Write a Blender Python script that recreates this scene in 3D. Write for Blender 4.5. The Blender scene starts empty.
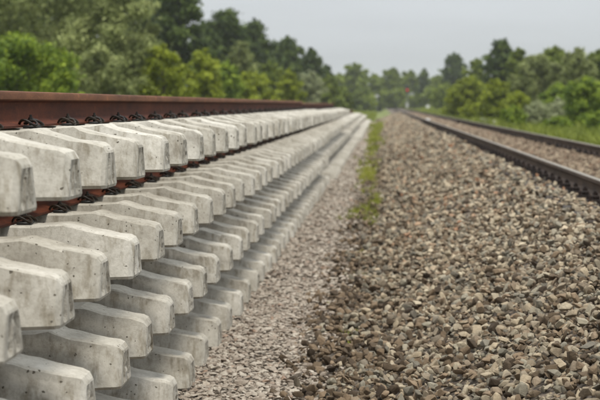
import bpy, bmesh, math, random
import numpy as np
from mathutils import Vector, Matrix, Euler
random.seed(7)
rng = np.random.default_rng(11)
R = math.radians
SC = bpy.context.scene
COL = SC.collection

# ------------------------------------------------------------------ camera
CAMZ = 1.457
FPX = 1360.0
VPX, VPY = 388.0, 104.0
cam = bpy.data.cameras.new('camera')
cam.sensor_width = 36.0
cam.lens = FPX * 36.0 / 600.0
cam.clip_start = 0.05
cam.clip_end = 9000
cam.dof.use_dof = True
cam.dof.focus_distance = 5.7
cam.dof.aperture_fstop = 4.2
cam.dof.aperture_blades = 9
co = bpy.data.objects.new('camera', cam)
COL.objects.link(co)
pitch = math.atan((200 - VPY) / FPX)
yaw = math.atan((VPX - 300) / FPX * math.cos(pitch))
co.location = (0, 0, CAMZ)
co.rotation_euler = (R(90) - pitch, 0, yaw)
SC.camera = co

# ------------------------------------------------------------------ sky and sun
SUN_EL, SUN_AZ = R(70), R(152)          # azimuth clockwise from +Y: behind the camera
w = bpy.data.worlds.new('World'); SC.world = w; w.use_nodes = True
nt = w.node_tree; N = nt.nodes; L = nt.links
for n in list(N): N.remove(n)
wo = N.new('ShaderNodeOutputWorld'); bg = N.new('ShaderNodeBackground')
sky = N.new('ShaderNodeTexSky'); sky.sky_type = 'NISHITA'; sky.sun_disc = False
sky.sun_elevation = SUN_EL; sky.sun_rotation = SUN_AZ; sky.dust_density = 3.0
tc = N.new('ShaderNodeTexCoord'); sep = N.new('ShaderNodeSeparateXYZ')
L.new(tc.outputs['Generated'], sep.inputs[0])
up = N.new('ShaderNodeMath'); up.operation = 'MAXIMUM'; up.inputs[1].default_value = 0.0
L.new(sep.outputs['Z'], up.inputs[0])
mul = N.new('ShaderNodeMath'); mul.operation = 'MULTIPLY_ADD'; mul.inputs[1].default_value = 2.2; mul.inputs[2].default_value = 1.0
L.new(up.outputs[0], mul.inputs[0])
# soft cloud mottling
nz = N.new('ShaderNodeTexNoise'); nz.inputs['Scale'].default_value = 2.2; nz.inputs['Detail'].default_value = 4
mp = N.new('ShaderNodeMapping'); mp.inputs['Scale'].default_value = (1, 1, 7)
L.new(tc.outputs['Generated'], mp.inputs[0]); L.new(mp.outputs[0], nz.inputs['Vector'])
mr = N.new('ShaderNodeMapRange'); mr.inputs['From Min'].default_value = 0.3; mr.inputs['From Max'].default_value = 0.7
mr.inputs['To Min'].default_value = 0.87; mr.inputs['To Max'].default_value = 1.09
L.new(nz.outputs[0], mr.inputs[0])
m2 = N.new('ShaderNodeMath'); m2.operation = 'MULTIPLY'
L.new(mul.outputs[0], m2.inputs[0]); L.new(mr.outputs[0], m2.inputs[1])
cl = N.new('ShaderNodeVectorMath'); cl.operation = 'SCALE'
cl.inputs[0].default_value = (5.85, 6.15, 6.4)
L.new(m2.outputs[0], cl.inputs['Scale'])
mx = N.new('ShaderNodeMix'); mx.data_type = 'RGBA'; mx.inputs['Factor'].default_value = 0.93
L.new(sky.outputs[0], mx.inputs['A']); L.new(cl.outputs[0], mx.inputs['B'])
L.new(mx.outputs['Result'], bg.inputs['Color']); bg.inputs['Strength'].default_value = 0.09
L.new(bg.outputs[0], wo.inputs[0])

sun = bpy.data.lights.new('sun', 'SUN'); sun.energy = 2.4; sun.angle = R(10); sun.color = (1.0, 0.93, 0.82)
so = bpy.data.objects.new('sun', sun); COL.objects.link(so)
sd = Vector((math.sin(SUN_AZ) * math.cos(SUN_EL), math.cos(SUN_AZ) * math.cos(SUN_EL), math.sin(SUN_EL)))
so.rotation_euler = sd.to_track_quat('Z', 'Y').to_euler()
SC.view_settings.view_transform = 'Standard'; SC.view_settings.look = 'None'
SC.view_settings.gamma = 1.0; SC.view_settings.exposure = 0.14
SC.cycles.max_bounces = 8; SC.cycles.diffuse_bounces = 3; SC.cycles.volume_bounces = 1

# ------------------------------------------------------------------ helpers
def S(Y):
    """the whole line bends very gently to the left with distance"""
    d = Y - 18.0
    return -0.0055 * (math.sqrt(d * d + 120.0) + d) / 2
def Sn(Y):
    d = Y - 18.0
    return -0.0055 * (np.sqrt(d * d + 120.0) + d) / 2
def XZ(px, py, Y):
    return (px - VPX) / FPX * Y, CAMZ + (VPY - py) / FPX * Y

def sstep(a, b, x):
    t = np.clip((x - a) / (b - a), 0, 1); return t * t * (3 - 2 * t)

def ground_h(X, Y):
    X = np.asarray(X, float); Y = np.asarray(Y, float)
    x = X - Sn(Y)
    z = 0.632 * sstep(-0.55, 1.75, x) ** 1.1 - 0.035 * sstep(1.5, 1.7, x) * (1 - sstep(2.0, 2.1, x))
    z = np.where(x > 3.6, 0.632 - 0.262 * sstep(3.6, 4.7, x), z)
    lump = 0.018 * np.sin(x * 5.1 + Y * 1.7) * np.sin(Y * 2.3 + x) + 0.012 * np.sin(x * 11 + 1.3 * Y) * np.sin(Y * 5.7)
    z = z + lump * np.where((x > -0.3) & (x < 1.4), 1.0, 0.3) * np.where(Y < 80, 1, 0.3)
    off = (x > 4.7) | (x < -4.6)
    rise = 0.0035 * np.clip(Y - 60, 0, 300)
    z = z + np.where(x > 4.7, rise * sstep(4.7, 9, x), 0) + np.where(x < -4.6, rise * 0.9 * sstep(-4.6, -9, x), 0)
    z = z + np.where(np.abs(x) < 5, 0.5 * sstep(300, 420, Y), 0) 
    return z

def tag(o, label=None, cat=None, group=None, kind=None):
    if label: o['label'] = label
    if cat: o['category'] = cat
    if group: o['group'] = group
    if kind: o['kind'] = kind
    return o

def link(name, me, mat=None, parent=None, smooth=False):
    o = bpy.data.objects.new(name, me); COL.objects.link(o)
    if mat is not None and not me.materials: me.materials.append(mat)
    if smooth:
        me.polygons.foreach_set('use_smooth', [True] * len(me.polygons))
    if parent: o.parent = parent
    return o

def empty(name, loc, rz=0):
    o = bpy.data.objects.new(name, None); COL.objects.link(o)
    o.location = loc; o.rotation_euler = (0, 0, rz); o.empty_display_size = 0.2
    return o

def mesh(name, verts, faces, mat=None):
    me = bpy.data.meshes.new(name); me.from_pydata([tuple(v) for v in verts], [], faces); me.update()
    if mat: me.materials.append(mat)
    return me

def quads_mesh(name, V, mat, tint=None):
    """V: (n,4,3) array of quads"""
    n = len(V); me = bpy.data.meshes.new(name)
    me.vertices.add(n * 4); me.vertices.foreach_set('co', V.reshape(-1).astype(np.float32))
    me.loops.add(n * 4); me.loops.foreach_set('vertex_index', np.arange(n * 4, dtype=np.int32))
    me.polygons.add(n); me.polygons.foreach_set('loop_start', np.arange(n, dtype=np.int32) * 4)
    me.update(calc_edges=True)
    if tint is not None:
        a = me.attributes.new('tint', 'FLOAT', 'FACE'); a.data.foreach_set('value', tint.astype(np.float32))
    me.materials.append(mat); me.validate()
    return me

class MB:
    def __init__(s): s.v = []; s.f = []; s.mi = []
    def add(s, v, f, mi=0):
        o = len(s.v); s.v += [tuple(p) for p in v]; s.f += [tuple(i + o for i in q) for q in f]; s.mi += [mi] * len(f)
    def box(s, c, d, mi=0, bev=0.0, M=None):
        bm = bmesh.new(); bmesh.ops.create_cube(bm, size=1)
        bmesh.ops.scale(bm, vec=d, verts=bm.verts)
        if bev: bmesh.ops.bevel(bm, geom=bm.edges[:], offset=bev, segments=1, affect='EDGES')
        if M is not None: bmesh.ops.transform(bm, matrix=M, verts=bm.verts)
        bmesh.ops.translate(bm, vec=c, verts=bm.verts)
        bm.verts.index_update()
        s.add([v.co.copy() for v in bm.verts], [[v.index for v in f.verts] for f in bm.faces], mi); bm.free()
    def cyl(s, p0, p1, r0, r1=None, n=12, mi=0):
        s.tube([p0, p1], [r0, r0 if r1 is None else r1], n, mi)
    def tube(s, pts, rad, n=8, mi=0):
        pts = [Vector(p) for p in pts]
        if not hasattr(rad, '__len__'): rad = [rad] * len(pts)
        rings = []; up = None
        for i, p in enumerate(pts):
            t = (pts[min(i + 1, len(pts) - 1)] - pts[max(i - 1, 0)]).normalized()
            if up is None:
                up = Vector((0, 0, 1)) if abs(t.z) < 0.9 else Vector((1, 0, 0))
            a = t.cross(up).normalized(); b = a.cross(t).normalized(); up = b
            rings.append([p + rad[i] * (math.cos(2 * math.pi * k / n) * a + math.sin(2 * math.pi * k / n) * b) for k in range(n)])
        v = [q for r in rings for q in r]; f = []
        for i in range(len(pts) - 1):
            for k in range(n):
                f.append((i * n + k, i * n + (k + 1) % n, (i + 1) * n + (k + 1) % n, (i + 1) * n + k))
        f.append(tuple(range(n))[::-1]); f.append(tuple((len(pts) - 1) * n + k for k in range(n)))
        s.add(v, f, mi)
    def mesh(s, name, mats):
        me = mesh(name, s.v, s.f)
        for m in (mats if isinstance(mats, (list, tuple)) else [mats]): me.materials.append(m)
        me.polygons.foreach_set('material_index', s.mi); me.update()
        bm = bmesh.new(); bm.from_mesh(me); bmesh.ops.recalc_face_normals(bm, faces=bm.faces); bm.to_mesh(me); bm.free()
        return me
def auto_smooth(me, deg=35):
    me.polygons.foreach_set('use_smooth', [True] * len(me.polygons))
    me.set_sharp_from_angle(angle=R(deg))

# ------------------------------------------------------------------ materials
def new_mat(name):
    m = bpy.data.materials.new(name); m.use_nodes = True
    return m, m.node_tree.nodes, m.node_tree.links, m.node_tree.nodes['Principled BSDF']
def ramp(N, stops, interp='LINEAR'):
    r = N.new('ShaderNodeValToRGB'); r.color_ramp.interpolation = interp
    e = r.color_ramp.elements
    while len(e) < len(stops): e.new(0.5)
    for i, (p, c) in enumerate(stops):
        e[i].position = p; e[i].color = (*c, 1) if len(c) == 3 else c
    return r
def noise(N, L, vec, scale, detail=4, rough=0.55, sc=None):
    n = N.new('ShaderNodeTexNoise'); n.inputs['Scale'].default_value = scale; n.inputs['Detail'].default_value = detail
    n.inputs['Roughness'].default_value = rough
    if sc:
        m = N.new('ShaderNodeMapping'); m.inputs['Scale'].default_value = sc; L.new(vec, m.inputs[0]); vec = m.outputs[0]
    L.new(vec, n.inputs['Vector']); return n
def mix(N, L, mode, fac, a, b):
    m = N.new('ShaderNodeMix'); m.data_type = 'RGBA'; m.blend_type = mode
    for key, val in (('Factor', fac), ('A', a), ('B', b)):
        s = m.inputs[key] if key == 'Factor' else [i for i in m.inputs if i.name == key and i.type == 'RGBA'][0]
        if isinstance(val, bpy.types.NodeSocket): L.new(val, s)
        elif isinstance(val, tuple): s.default_value = (*val, 1)
        else: s.default_value = val
    return [o for o in m.outputs if o.type == 'RGBA'][0]
def shift_by_object(N, L, tc):
    """object coordinates moved by a per-object random, so copies never repeat a stain"""
    oi = N.new('ShaderNodeObjectInfo'); v = N.new('ShaderNodeVectorMath'); v.operation = 'SCALE'
    cx = N.new('ShaderNodeCombineXYZ')
    for i in range(3): L.new(oi.outputs['Random'], cx.inputs[i])
    L.new(cx.outputs[0], v.inputs[0]); v.inputs['Scale'].default_value = 37.0
    a = N.new('ShaderNodeVectorMath'); L.new(tc.outputs['Object'], a.inputs[0]); L.new(v.outputs[0], a.inputs[1])
    return a.outputs[0], oi

def concrete_material():
    m, N, L, P = new_mat('concrete')
    tc = N.new('ShaderNodeTexCoord'); vec, oi = shift_by_object(N, L, tc)
    n1 = noise(N, L, vec, 7, 6, 0.65)
    n2 = noise(N, L, vec, 60, 5, 0.7)
    n3 = noise(N, L, vec, 1.0, 5, 0.6, (26, 26, 2.2))          # rain streaks down the faces
    r1 = ramp(N, [(0.28, (0.31, 0.29, 0.252)), (0.48, (0.455, 0.436, 0.388)), (0.72, (0.59, 0.57, 0.52))]); L.new(n1.outputs[0], r1.inputs[0])
    r2 = ramp(N, [(0.30, (0.62, 0.60, 0.57)), (0.55, (1, 1, 1))]); L.new(n2.outputs[0], r2.inputs[0])
    c = mix(N, L, 'MULTIPLY', 0.55, r1.outputs[0], r2.outputs[0])
    r3 = ramp(N, [(0.33, (0.58, 0.545, 0.48)), (0.50, (1, 1, 1))]); L.new(n3.outputs[0], r3.inputs[0])
    geo = N.new('ShaderNodeNewGeometry'); sp = N.new('ShaderNodeSeparateXYZ'); L.new(geo.outputs['Normal'], sp.inputs[0])
    ab = N.new('ShaderNodeMath'); ab.operation = 'ABSOLUTE'; L.new(sp.outputs['Z'], ab.inputs[0])
    side = N.new('ShaderNodeMapRange'); side.inputs['From Min'].default_value = 0.9; side.inputs['From Max'].default_value = 0.5
    side.inputs['To Min'].default_value = 0.0; side.inputs['To Max'].default_value = 0.85; L.new(ab.outputs[0], side.inputs[0])
    c = mix(N, L, 'MULTIPLY', side.outputs[0], c, r3.outputs[0])
    # air holes: few, dark, irregular in size
    vo = N.new('ShaderNodeTexVoronoi'); vo.inputs['Scale'].default_value = 52; vo.inputs['Randomness'].default_value = 1
    wv = N.new('ShaderNodeTexNoise'); wv.inputs['Scale'].default_value = 90; L.new(vec, wv.inputs['Vector'])
    wm = N.new('ShaderNodeVectorMath'); wm.operation = 'MULTIPLY_ADD'; wm.inputs[1].default_value = (0.016, 0.016, 0.016); L.new(wv.outputs['Color'], wm.inputs[0]); L.new(vec, wm.inputs[2])
    L.new(wm.outputs[0], vo.inputs['Vector'])
    spc = N.new('ShaderNodeSeparateColor'); L.new(vo.outputs['Color'], spc.inputs[0])
    thr = N.new('ShaderNodeMapRange'); thr.inputs['From Min'].default_value = 0.72; thr.inputs['From Max'].default_value = 1.0
    thr.inputs['To Min'].default_value = 0.0; thr.inputs['To Max'].default_value = 0.24; L.new(spc.outputs[0], thr.inputs[0])
    sub = N.new('ShaderNodeMath'); sub.operation = 'SUBTRACT'; L.new(vo.outputs['Distance'], sub.inputs[0]); L.new(thr.outputs[0], sub.inputs[1])
    pit = N.new('ShaderNodeMapRange'); pit.inputs['From Min'].default_value = -0.04; pit.inputs['From Max'].default_value = 0.04
    L.new(sub.outputs[0], pit.inputs[0])
    c = mix(N, L, 'MIX', pit.outputs[0], (0.13, 0.115, 0.09), c)
    # rough broken patch on the cast end
    ex = N.new('ShaderNodeAttribute'); ex.attribute_name = 'rough_end'
    n4 = noise(N, L, vec, 38, 6, 0.75, (1, 1, 0.55))
    r4 = ramp(N, [(0.38, (0.25, 0.21, 0.15)), (0.50, (1, 1, 1))]); L.new(n4.outputs[0], r4.inputs[0])
    fe = N.new('ShaderNodeMath'); fe.operation = 'MULTIPLY'; fe.inputs[1].default_value = 0.5; L.new(ex.outputs['Fac'], fe.inputs[0])
    c = mix(N, L, 'MULTIPLY', fe.outputs[0], c, r4.outputs[0])
    # every casting a little different
    vr = ramp(N, [(0, (0.86, 0.84, 0.80)), (1, (1.05, 1.04, 1.02))]); L.new(oi.outputs['Random'], vr.inputs[0])
    c = mix(N, L, 'MULTIPLY', 1.0, c, vr.outputs[0])
    L.new(c, P.inputs['Base Color']); P.inputs['Roughness'].default_value = 0.88
    P.inputs['Specular IOR Level'].default_value = 0.25
    b1 = N.new('ShaderNodeBump'); b1.inputs['Strength'].default_value = 0.35; b1.inputs['Distance'].default_value = 0.006
    L.new(n2.outputs[0], b1.inputs['Height'])
    b2 = N.new('ShaderNodeBump'); b2.inputs['Strength'].default_value = 0.8; b2.inputs['Distance'].default_value = 0.004
    L.new(pit.outputs[0], b2.inputs['Height']); L.new(b1.outputs[0], b2.inputs['Normal'])
    b3 = N.new('ShaderNodeBump'); b3.inputs['Distance'].default_value = 0.02
    L.new(fe.outputs[0], b3.inputs['Strength']); L.new(n4.outputs[0], b3.inputs['Height']); L.new(b2.outputs[0], b3.inputs['Normal'])
    L.new(b3.outputs[0], P.inputs['Normal'])
    return m

def rust_material(name, dark, lite, rough=0.75, shift=True):
    m, N, L, P = new_mat(name)
    tc = N.new('ShaderNodeTexCoord'); vec = tc.outputs['Object']
    if shift: vec, oi = shift_by_object(N, L, tc)
    n1 = noise(N, L, vec, 9, 6, 0.65, (1, 0.35, 1)); n2 = noise(N, L, vec, 110, 4, 0.7)
    r1 = ramp(N, [(0.3, dark), (0.7, lite)]); L.new(n1.outputs[0], r1.inputs[0])
    r2 = ramp(N, [(0.3, (0.55, 0.5, 0.5)), (0.6, (1, 1, 1)), (0.78, (1.5, 1.35, 1.2))]); L.new(n2.outputs[0], r2.inputs[0])
    c = mix(N, L, 'MULTIPLY', 0.7, r1.outputs[0], r2.outputs[0])
    n5 = noise(N, L, vec, 26, 6, 0.75, (1, 0.6, 1)); r5 = ramp(N, [(0.56, (0, 0, 0)), (0.70, (0.65, 0.65, 0.65))]); L.new(n5.outputs[0], r5.inputs[0])
    c = mix(N, L, 'MIX', r5.outputs[0], c, tuple(min(1, k * q) for k, q in zip(lite, (1.7, 1.75, 1.6))))
    n6 = noise(N, L, vec, 4, 5, 0.7, (1, 0.25, 3)); r6 = ramp(N, [(0.35, (0.5, 0.48, 0.5)), (0.6, (1, 1, 1))]); L.new(n6.outputs[0], r6.inputs[0])
    c = mix(N, L, 'MULTIPLY', 0.8, c, r6.outputs[0])
    L.new(c, P.inputs['Base Color']); P.inputs['Roughness'].default_value = rough; P.inputs['Specular IOR Level'].default_value = 0.22
    b = N.new('ShaderNodeBump'); b.inputs['Strength'].default_value = 0.4; b.inputs['Distance'].default_value = 0.002
    L.new(n2.outputs[0], b.inputs['Height']); L.new(b.outputs[0], P.inputs['Normal'])
    return m

def plain(name, col, rough=0.6, metal=0.0, var=0.25, scale=25):
    m, N, L, P = new_mat(name)
    tc = N.new('ShaderNodeTexCoord'); n = noise(N, L, tc.outputs['Object'], scale, 4)
    lo = tuple(x * (1 - var) for x in col); hi = tuple(min(1, x * (1 + var)) for x in col)
    r = ramp(N, [(0.3, lo), (0.7, hi)]); L.new(n.outputs[0], r.inputs[0]); L.new(r.outputs[0], P.inputs['Base Color'])
    P.inputs['Roughness'].default_value = rough; P.inputs['Metallic'].default_value = metal
    return m

def stone_material(name, stops):
    m, N, L, P = new_mat(name)
    at = N.new('ShaderNodeAttribute'); at.attribute_type = 'INSTANCER'; at.attribute_name = 'tone'
    r = ramp(N, stops); L.new(at.outputs['Fac'], r.inputs[0])
    tc = N.new('ShaderNodeTexCoord')
    n = noise(N, L, tc.outputs['Object'], 2.2, 5, 0.7); n2 = noise(N, L, tc.outputs['Object'], 9, 4, 0.7)
    r2 = ramp(N, [(0.3, (0.6, 0.58, 0.55)), (0.55, (1, 1, 1)), (0.75, (1.25, 1.22, 1.18))]); L.new(n.outputs[0], r2.inputs[0])
    c = mix(N, L, 'MULTIPLY', 0.8, r.outputs[0], r2.outputs[0])
    L.new(c, P.inputs['Base Color']); P.inputs['Roughness'].default_value = 0.8; P.inputs['Specular IOR Level'].default_value = 0.35
    b = N.new('ShaderNodeBump'); b.inputs['Strength'].default_value = 0.5; b.inputs['Distance'].default_value = 0.07
    L.new(n2.outputs[0], b.inputs['Height']); L.new(b.outputs[0], P.inputs['Normal'])
    return m

def leaf_material(name, dark, mid, lite, trans=0.3):
    m, N, L, P = new_mat(name)
    at = N.new('ShaderNodeAttribute'); at.attribute_name = 'tint'
    r = ramp(N, [(0.0, dark), (0.5, mid), (1.0, lite)]); L.new(at.outputs['Fac'], r.inputs[0])
    L.new(r.outputs[0], P.inputs['Base Color']); P.inputs['Roughness'].default_value = 0.6; P.inputs['Specular IOR Level'].default_value = 0.25
    t = N.new('ShaderNodeBsdfTranslucent'); L.new(r.outputs[0], t.inputs['Color'])
    ms = N.new('ShaderNodeMixShader'); ms.inputs[0].default_value = trans
    L.new(P.outputs[0], ms.inputs[1]); L.new(t.outputs[0], ms.inputs[2])
    L.new(ms.outputs[0], N['Material Output'].inputs['Surface'])
    return m

M_conc = concrete_material()
M_rail = rust_material('rusty_rail_steel', (0.050, 0.011, 0.004), (0.13, 0.032, 0.010), 0.78)
M_railhead = rust_material('rusty_rail_head', (0.10, 0.036, 0.014), (0.21, 0.085, 0.036), 0.7)
M_clip = rust_material('dark_spring_steel', (0.010, 0.009, 0.008), (0.028, 0.022, 0.017), 0.4)
M_clipbrown = rust_material('brown_spring_steel', (0.010, 0.007, 0.005), (0.036, 0.024, 0.014), 0.42)
M_plastic = plain('black_guide_plate', (0.012, 0.012, 0.011), 0.55)
M_trackrail = rust_material('track_rail_steel', (0.065, 0.042, 0.028), (0.135, 0.092, 0.062), 0.75)
M_worn = plain('worn_rail_top', (0.19, 0.165, 0.125), 0.5, 0.2, 0.12, 6)
M_timber = plain('dark_timber', (0.035, 0.026, 0.020), 0.85, 0, 0.4, 14)
M_oldiron = rust_material('old_fastening_iron', (0.012, 0.009, 0.008), (0.035, 0.020, 0.014), 0.7)
M_bark = plain('bark', (0.07, 0.055, 0.04), 0.9, 0, 0.4, 6)
M_white = plain('white_paint', (0.72, 0.72, 0.70), 0.5, 0, 0.06, 3)
M_pale = plain('weathered_white_board', (0.45, 0.45, 0.43), 0.6, 0, 0.1, 3)
M_grey = plain('galvanised_steel', (0.30, 0.31, 0.31), 0.5, 0.6, 0.15, 6)
M_black = plain('black_enamel', (0.015, 0.015, 0.016), 0.45, 0, 0.1, 4)
M_ballast = stone_material('ballast_stone', [(0.0, (0.055, 0.037, 0.022)), (0.14, (0.129, 0.091, 0.054)), (0.30, (0.304, 0.220, 0.139)), (0.40, (0.174, 0.157, 0.121)),
    (0.50, (0.359, 0.323, 0.243)), (0.62, (0.478, 0.387, 0.264)), (0.72, (0.272, 0.220, 0.154)), (0.88, (0.610, 0.522, 0.372)), (0.95, (0.457, 0.323, 0.210)), (1.0, (0.359, 0.173, 0.089))])
M_gravel = stone_material('pinkish_gravel', [(0.0, (0.236, 0.186, 0.143)), (0.3, (0.393, 0.332, 0.268)), (0.6, (0.472, 0.408, 0.335)), (0.9, (0.551, 0.494, 0.411)), (1.0, (0.354, 0.241, 0.172))])
M_bedstone = stone_material('brown_bed_stone', [(0.0, (0.079, 0.050, 0.030)), (0.3, (0.194, 0.137, 0.089)), (0.6, (0.291, 0.216, 0.144)), (0.9, (0.413, 0.339, 0.238)), (1.0, (0.246, 0.137, 0.085))])
M_leaf = {
    'bright': leaf_material('leaf_bright', (0.074, 0.125, 0.011), (0.176, 0.250, 0.020), (0.351, 0.438, 0.039), 0.4),
    'yellow': leaf_material('leaf_yellow', (0.122, 0.151, 0.008), (0.245, 0.293, 0.018), (0.388, 0.435, 0.037), 0.4),
    'willow': leaf_material('leaf_willow', (0.088, 0.109, 0.028), (0.209, 0.241, 0.075), (0.418, 0.460, 0.180), 0.35),
    'dark': leaf_material('leaf_dark', (0.026, 0.046, 0.009), (0.063, 0.097, 0.017), (0.137, 0.187, 0.034), 0.3),
    'mid': leaf_material('leaf_mid', (0.069, 0.102, 0.012), (0.163, 0.210, 0.025), (0.288, 0.348, 0.048), 0.4),
    'silver': leaf_material('leaf_silver', (0.150, 0.170, 0.075), (0.300, 0.330, 0.170), (0.460, 0.490, 0.290), 0.35),
}
M_grass = leaf_material('grass_blade', (0.12, 0.13, 0.022), (0.22, 0.245, 0.030), (0.36, 0.37, 0.06), 0.3)
M_meadow = leaf_material('meadow_blade', (0.09, 0.115, 0.016), (0.165, 0.20, 0.028), (0.26, 0.30, 0.05), 0.3)

def ground_material():
    m, N, L, P = new_mat('ground_soil')
    at = N.new('ShaderNodeAttribute'); at.attribute_name = 'grassy'
    tc = N.new('ShaderNodeTexCoord')
    v = N.new('ShaderNodeTexVoronoi'); v.inputs['Scale'].default_value = 24; L.new(tc.outputs['Object'], v.inputs['Vector'])
    r = ramp(N, [(0, (0.05, 0.037, 0.025)), (0.4, (0.12, 0.092, 0.066)), (0.8, (0.22, 0.175, 0.13)), (1, (0.30, 0.245, 0.185))])
    sp = N.new('ShaderNodeSeparateColor'); L.new(v.outputs['Color'], sp.inputs[0]); L.new(sp.outputs[0], r.inputs[0])
    e = ramp(N, [(0.25, (1, 1, 1)), (0.75, (0.3, 0.28, 0.26))]); L.new(v.outputs['Distance'], e.inputs[0])
    st = mix(N, L, 'MULTIPLY', 0.9, r.outputs[0], e.outputs[0])
    n = noise(N, L, tc.outputs['Object'], 0.35, 6, 0.7); n2 = noise(N, L, tc.outputs['Object'], 6, 4, 0.7)
    g = ramp(N, [(0.3, (0.09, 0.115, 0.022)), (0.55, (0.17, 0.20, 0.04)), (0.75, (0.25, 0.26, 0.07))]); L.new(n.outputs[0], g.inputs[0])
    g2 = ramp(N, [(0.3, (0.5, 0.5, 0.5)), (0.6, (1, 1, 1))]); L.new(n2.outputs[0], g2.inputs[0])
    gg = mix(N, L, 'MULTIPLY', 0.7, g.outputs[0], g2.outputs[0])
    L.new(mix(N, L, 'MIX', at.outputs['Fac'], st, gg), P.inputs['Base Color']); P.inputs['Roughness'].default_value = 0.9
    b = N.new('ShaderNodeBump'); b.inputs['Strength'].default_value = 0.8; b.inputs['Distance'].default_value = 0.03; b.invert = True
    L.new(v.outputs['Distance'], b.inputs['Height']); L.new(b.outputs[0], P.inputs['Normal'])
    return m

# ------------------------------------------------------------------ ground sheet
def build_ground():
    xs = np.concatenate([-np.geomspace(3000, 8, 26), np.arange(-7, -2, 0.5), np.arange(-2, 5.2, 0.1), np.arange(5.5, 9, 0.5), np.geomspace(9.5, 3000, 26)])
    ys = np.concatenate([-np.geomspace(600, 3, 12), np.arange(-2, 3, 0.5), np.arange(3, 30, 0.15), np.arange(30, 80, 0.6), np.arange(80, 460, 8), np.geomspace(470, 5000, 18)])
    X0, Y0 = np.meshgrid(xs, ys)
    X = X0 + Sn(np.clip(Y0, 0, 500))
    # beyond the strip the grid still follows the bend, clipped past 500 m
    Z = ground_h(X, np.clip(Y0, 0, 500))
    v = np.stack([X, Y0, Z], -1).reshape(-1, 3)
    ny, nx = X.shape
    idx = np.arange(ny * nx).reshape(ny, nx)
    f = np.stack([idx[:-1, :-1], idx[:-1, 1:], idx[1:, 1:], idx[1:, :-1]], -1).reshape(-1, 4)
    me = bpy.data.meshes.new('ground'); me.from_pydata(v.tolist(), [], f.tolist()); me.update()
    x = X0.reshape(-1); y = Y0.reshape(-1)
    g = np.maximum(sstep(3.9, 4.4, x), sstep(-4.0, -4.4, x))
    g = np.maximum(g, sstep(330, 380, y))
    # the weedy strip, wider with distance
    wd = 0.03 + 0.35 * sstep(25, 110, y)
    g = np.maximum(g, sstep(28, 60, y) * (1 - sstep(wd, wd + 0.2, np.abs(x + 0.28))))
    g = np.maximum(g, sstep(120, 150, y) * (1 - sstep(0.9, 1.1, x)))
    a = me.attributes.new('grassy', 'FLOAT', 'POINT'); a.data.foreach_set('value', g.astype(np.float32))
    o = link('ground', me, ground_material(), smooth=True); tag(o, kind='structure')
    return o
build_ground()

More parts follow.
